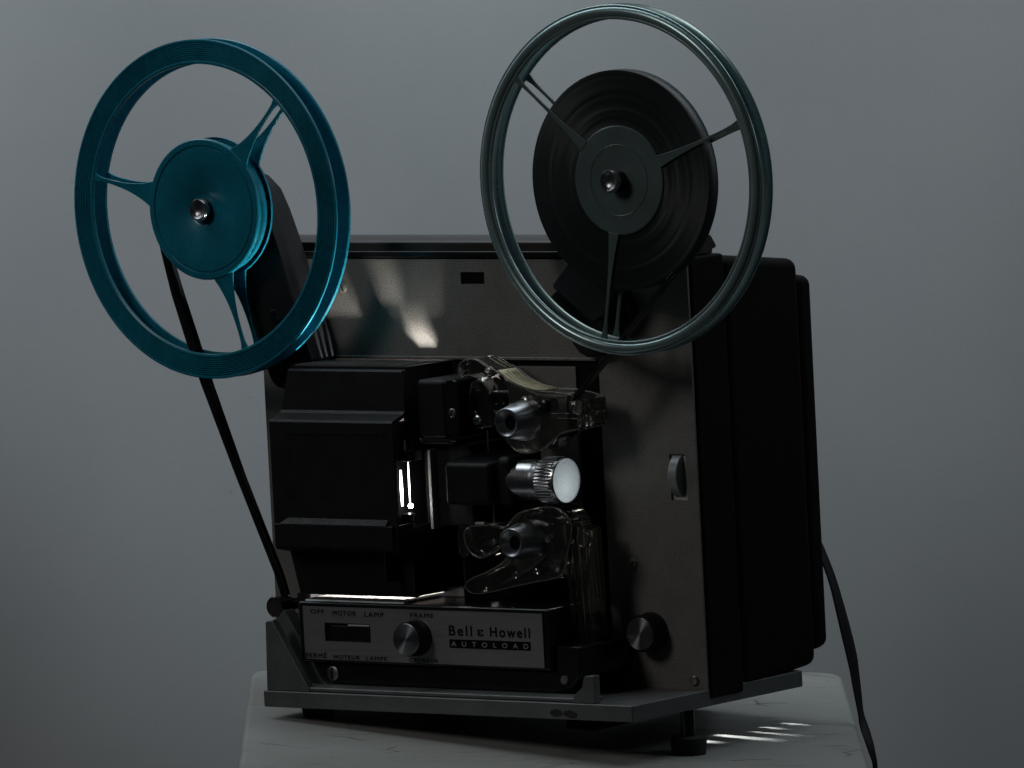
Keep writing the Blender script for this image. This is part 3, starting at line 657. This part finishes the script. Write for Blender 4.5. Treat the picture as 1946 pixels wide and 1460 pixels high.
# feet
R3 = Matrix.Rotation(TILT, 3, 'Y')
ft = bpy.data.objects.new('screw_foot', None)
ft = lathe('screw_foot', [(0, -4), (3.6, -4), (3.6, -21.5), (0, -21.5)], (0, 0, 0), 'black_gloss', P, axis='z', seg=40)
ft.location = Vector((-5.6, -10.5, 0)) * MM
lathe('rubber_foot', [(0, -18.6), (7.6, -18.6), (9.0, -19.4), (9.3, -21), (8.6, -28.2), (7.8, -28.6), (0, -28.6)], (0, 0, 0), 'rubber', ft, axis='z', seg=64)
for x, y in ((-223, -40), (-223, 66)):
    f = lathe('rubber_foot', [(0, 0), (8.2, 0), (8.8, -1), (8.2, -5.6), (7.4, -6.9), (0, -6.9)], (0, 0, 0), 'rubber', P, axis='z', seg=48)
    f.location = Vector((x, y, -5.0)) * MM

# ------------------------------------------------------------------ reels
def spokes(y, r0, r1, w0, w1, thick, angs, material, parent):
    for a in angs:
        bm = bmesh.new(); ca, sa = math.cos(a), math.sin(a); nseg = 10; Lp = []; Rp = []
        for i in range(nseg + 1):
            t = i / nseg; r = r0 + (r1 - r0) * t
            wd = w1 + (w0 - w1) * (1 - t) ** 3.2 + 3.0 * t ** 12
            Lp.append((r * ca - wd / 2 * sa, r * sa + wd / 2 * ca)); Rp.append((r * ca + wd / 2 * sa, r * sa - wd / 2 * ca))
        add_prism(bm, Lp + Rp[::-1], y - thick / 2, y + thick / 2)
        finish('spoke', bm, material, parent, bevel=.3)

# left: teal, grooved rim
LR = thing('teal_film_reel', (-281.6, -35, 252.5))
tag(LR, 'empty teal plastic take-up reel with finely grooved rim on the left arm', 'film reel')
for s in (-1, 1):
    prof = [(76.0, s * 4.3), (76.0, s * 5.8), (76.5, s * 6.15), (77.4, s * 6.2)]
    for k in range(9):
        r0 = 77.9 + k * 1.12
        prof += [(r0, s * 6.0), (r0 + .18, s * 5.35), (r0 + .42, s * 5.35), (r0 + .60, s * 6.0), (r0 + .86, s * 6.06)]
    prof += [(88.2, s * 6.2), (88.9, s * 5.9), (89.0, s * 4.9), (88.6, s * 4.4), (87.2, s * 4.3)]
    if s > 0: prof = prof[::-1]
    rim = lathe('flange_rim', prof, (0, 0, 0), 'teal', LR, seg=256, closed=True, smooth=40)
    hubp = [(0, s * 4.5), (0, s * 5.5), (8.4, s * 5.5), (9.2, s * 6.0), (32.4, s * 6.1), (32.8, s * 5.6), (33.3, s * 5.6), (33.7, s * 6.3), (36.4, s * 6.3), (37.0, s * 5.8), (37.0, s * 4.4)]
    lathe('hub_disc', hubp if s < 0 else hubp[::-1], (0, 0, 0), 'teal', LR, seg=160)
    spokes(s * 5.1, 36, 77, 14, 1.9, 1.2, [math.radians(a) for a in (47, 167, 287)], 'teal', LR)
lathe('core', [(34.5, -4.6), (34.5, 4.6)], (0, 0, 0), 'teal', LR, seg=128)

# right: smoky grey-green, beaded rim
RR = thing('grey_green_film_reel', (-10.0, -35, 266.4))
tag(RR, 'smoky grey-green feed reel full of dark film on the right arm', 'film reel')
for s in (-1, 1):
    prof = [(81.0, s * 4.2)]
    prof += [(81.0, s * 5.2), (81.6, s * 5.7), (82.4, s * 5.5)]
    prof += [(84.9 + 2.5 * math.cos(a), s * (4.7 + 2.1 * math.sin(a))) for a in [PI - PI * i / 10 for i in range(11)]]
    prof += [(87.6, s * 4.9), (88.1, s * 5.2), (88.5, s * 4.9), (88.5, s * 4.3), (87.8, s * 3.9), (82.0, s * 3.8)]
    if s > 0: prof = prof[::-1]
    lathe('flange_rim', prof, (0, 0, 0), 'smoke', RR, seg=256, closed=True, smooth=60)
    hubp = [(0, s * 4.4), (0, s * 5.0), (17.6, s * 5.1), (17.9, s * 5.4), (18.2, s * 5.1), (27.0, s * 5.1), (27.6, s * 4.7), (27.6, s * 4.3)]
    lathe('hub_disc', hubp if s < 0 else hubp[::-1], (0, 0, 0), 'smoke_flat', RR, seg=128)
    spokes(s * 4.9, 27, 82, 6.5, 1.6, .9, [math.radians(a) for a in (20, 140, 260)], 'smoke_flat', RR)

# ------------------------------------------------------------------ film
FM = thing('film', (-10.0, -35, 266.4))
tag(FM, 'dark narrow film wound on the right reel and running down to the guides', 'film')
prof = [(14, -4.0)]
rr_ = 14
for k in range(26):
    r0 = 14 + (55.4 - 14) * (k + 1) / 26; prof += [(r0 - .25, -4.0 + random.uniform(-.04, .04)), (r0, -3.98 + random.uniform(-.03, .03))]
prof += [(55.6, -3.8), (55.6, 3.8), (14, 4)]
lathe('film_roll', prof, (0, 0, 0), 'pack', FM, seg=160, smooth=50)
def ribbon(name, pts, parent, off, wid=8.0, twist=None, material='film'):
    bm = bmesh.new(); A = []; B = []
    n = len(pts)
    for i, (x, z) in enumerate(pts):
        tw = twist(i / (n - 1)) if twist else 0
        a = Vector(pts[max(0, i - 1)]); b = Vector(pts[min(n - 1, i + 1)]); d = (b - a).normalized(); nn = Vector((-d.y, d.x)) * math.sin(tw) * wid / 2
        yy = math.cos(tw) * wid / 2
        A.append(bm.verts.new((x - off[0] + nn.x, -yy + off[1], z - off[2] + nn.y))); B.append(bm.verts.new((x - off[0] - nn.x, yy + off[1], z - off[2] - nn.y)))
    for i in range(n - 1): bm.faces.new((A[i], A[i + 1], B[i + 1], B[i]))
    o = finish(name, bm, material, parent); md = o.modifiers.new('thick', 'SOLIDIFY'); md.thickness = .00016
    return o
# from the roll down to the upper guide
ta = math.radians(-52)
sx_, sz_ = -10 + 55.5 * math.cos(math.radians(-41)), 266.4 + 55.5 * math.sin(math.radians(-41))
ribbon('feed_strand', [(sx_, sz_), (10, 211.5), (-17.5, 184.3), (-45.5, 157.9), (-49.5, 154)], FM, (-10.0, 0, 266.4))
TF = thing('take_up_film', (-281.6, -35, 252.5))
tag(TF, 'thin black strand of film rising from the corner roller to the teal reel', 'film')
ribbon('take_up_strand', [(-316.6, 241), (-313.5, 229), (-307.5, 208), (-298.5, 182), (-290.5, 160), (-271.5, 113), (-249, 62), (-246, 53), (-243, 40.5), (-239.5, 39.5)], TF, (-281.6, 0, 252.5), wid=7.6, twist=lambda t: -.5 * math.sin(PI * min(1, t * 1.6)) ** 2)

# ------------------------------------------------------------------ strap behind the case
# (left edge, right edge) pairs, millimetres in the level world frame: it hangs down, twists and slips over the stool's edge
SE = [((-26, 112.5, 84), (-25, 117, 84)), ((-15.5, 114, 63.5), (-13.6, 119, 62.8)), ((-7.3, 115.6, 46.7), (-6.6, 120.9, 46.3)), ((-.6, 115.2, 24.2), (2.4, 120.2, 23.8)), ((4.7, 114.2, 9.4), (7.9, 119.4, 8.9)),
      ((8, 113.7, .4), (10.3, 118.2, 0)), ((11.3, 112.6, -10.2), (13, 116.7, -10.6)), ((14, 112, -18.1), (14.9, 115.4, -18.5)), ((15.4, 111.7, -22), (16.1, 115, -22.5)),
      ((16.6, 110.5, -27.2), (18.6, 115, -27.4)), ((22.8, 107.3, -34.7), (24.6, 111.6, -35.2)), ((26.2, 107.6, -42.3), (26.8, 111.1, -42.8)), ((27.6, 108.2, -45.8), (27.6, 111.1, -46.3)), ((29, 109, -75), (29.6, 111.5, -75))]
bm = bmesh.new(); rows = []
SS = [tuple(a) + tuple(b) for a, b in SE]; SS = smoothpts(SS, 2, closed=False)
for q in SS:
    a, b = Vector(q[:3]), Vector(q[3:])
    rows.append([bm.verts.new(a.lerp(b, t) + Vector((-.5, -.6, 0)) * math.sin(PI * t)) for t in (0, .25, .5, .75, 1)])
for A, B in zip(rows, rows[1:]):
    for i in range(4): bm.faces.new((A[i], A[i + 1], B[i + 1], B[i]))
so = finish('hanging_strap', bm, 'strap', smooth=60); so.location = (0, 0, UP)
md = so.modifiers.new('thick', 'SOLIDIFY'); md.thickness = .0009; md.offset = 0
tag(so, 'flat black twisted strap hanging behind the case and over the stool edge', 'strap')

# ------------------------------------------------------------------ stripes of stray lamp light on the stool, cast by an added slotted mask
# an added, unseen louvre box hangs under the base; added spots shine through its slots
def stripe_mask():
    tn = math.tan(math.radians(11)); xp = -70.0; sz = -13.6; back = 12.0
    slots = []; srcs = []
    for x0, x1, y, wdt, pw in ((-32, -10, 23.4, 7, 1.0), (-25, 8, 46.8, 8, 1.0), (-17, 10, 66.2, 4.6, .75), (-21, -9, 79.6, 4.6, .8), (-20, -6, 97.0, 5, .8)):
        xm = (x0 + x1) / 2; ys = y - (xm - xp + back) * tn          # the source behind this slot
        zp = [sz + (-28 - sz) * back / (x - xp + back) for x in (x0, x1)]
        yc = ys + back * tn; hw = wdt / 2 * back / (xm - xp + back)
        slots.append((yc - hw, yc + hw, zp[0], zp[1])); srcs.append((ys, pw, xm, y))
    o = perforated('stripe_mask_box', [-4, 104], [-24.5, -10.2], slots, xp - .5, xp, 'black_matt', P)
    for v in o.data.vertices: v.co = Vector((v.co.y, v.co.x, v.co.z))
    bm = bmesh.new(); bm.from_mesh(o.data)
    for b in ((xp - 16, xp - .6, -4, -3, -24.5, -10.2), (xp - 16, xp - .6, 103, 104, -24.5, -10.2), (xp - 16, xp - .6, -4, 104, -24.5, -23.7), (xp - 17, xp - 16, -4, 104, -24.5, -12)):
        add_box(bm, *[q * MM for q in b])
    bm.to_mesh(o.data); bm.free()
    o.rotation_euler = (0, -TILT, 0)
    for ys, pw, xt, yt in srcs:
        l = bpy.data.lights.new('stripe_spot', 'SPOT'); l.energy = 2.4 * pw; l.shadow_soft_size = .00025; l.color = (.93, .97, 1); l.spot_size = math.radians(26); l.spot_blend = .2  # spot added behind each slot in place of the projector lamp's stray light
        q = bpy.data.objects.new('stripe_spot', l); sc.collection.objects.link(q); q.parent = o
        q.location = Vector((xp - back, ys, sz)) * MM
        q.rotation_euler = (Vector((xt, yt, -28)) - Vector((xp - back, ys, sz))).to_track_quat('-Z', 'Y').to_euler()
stripe_mask()
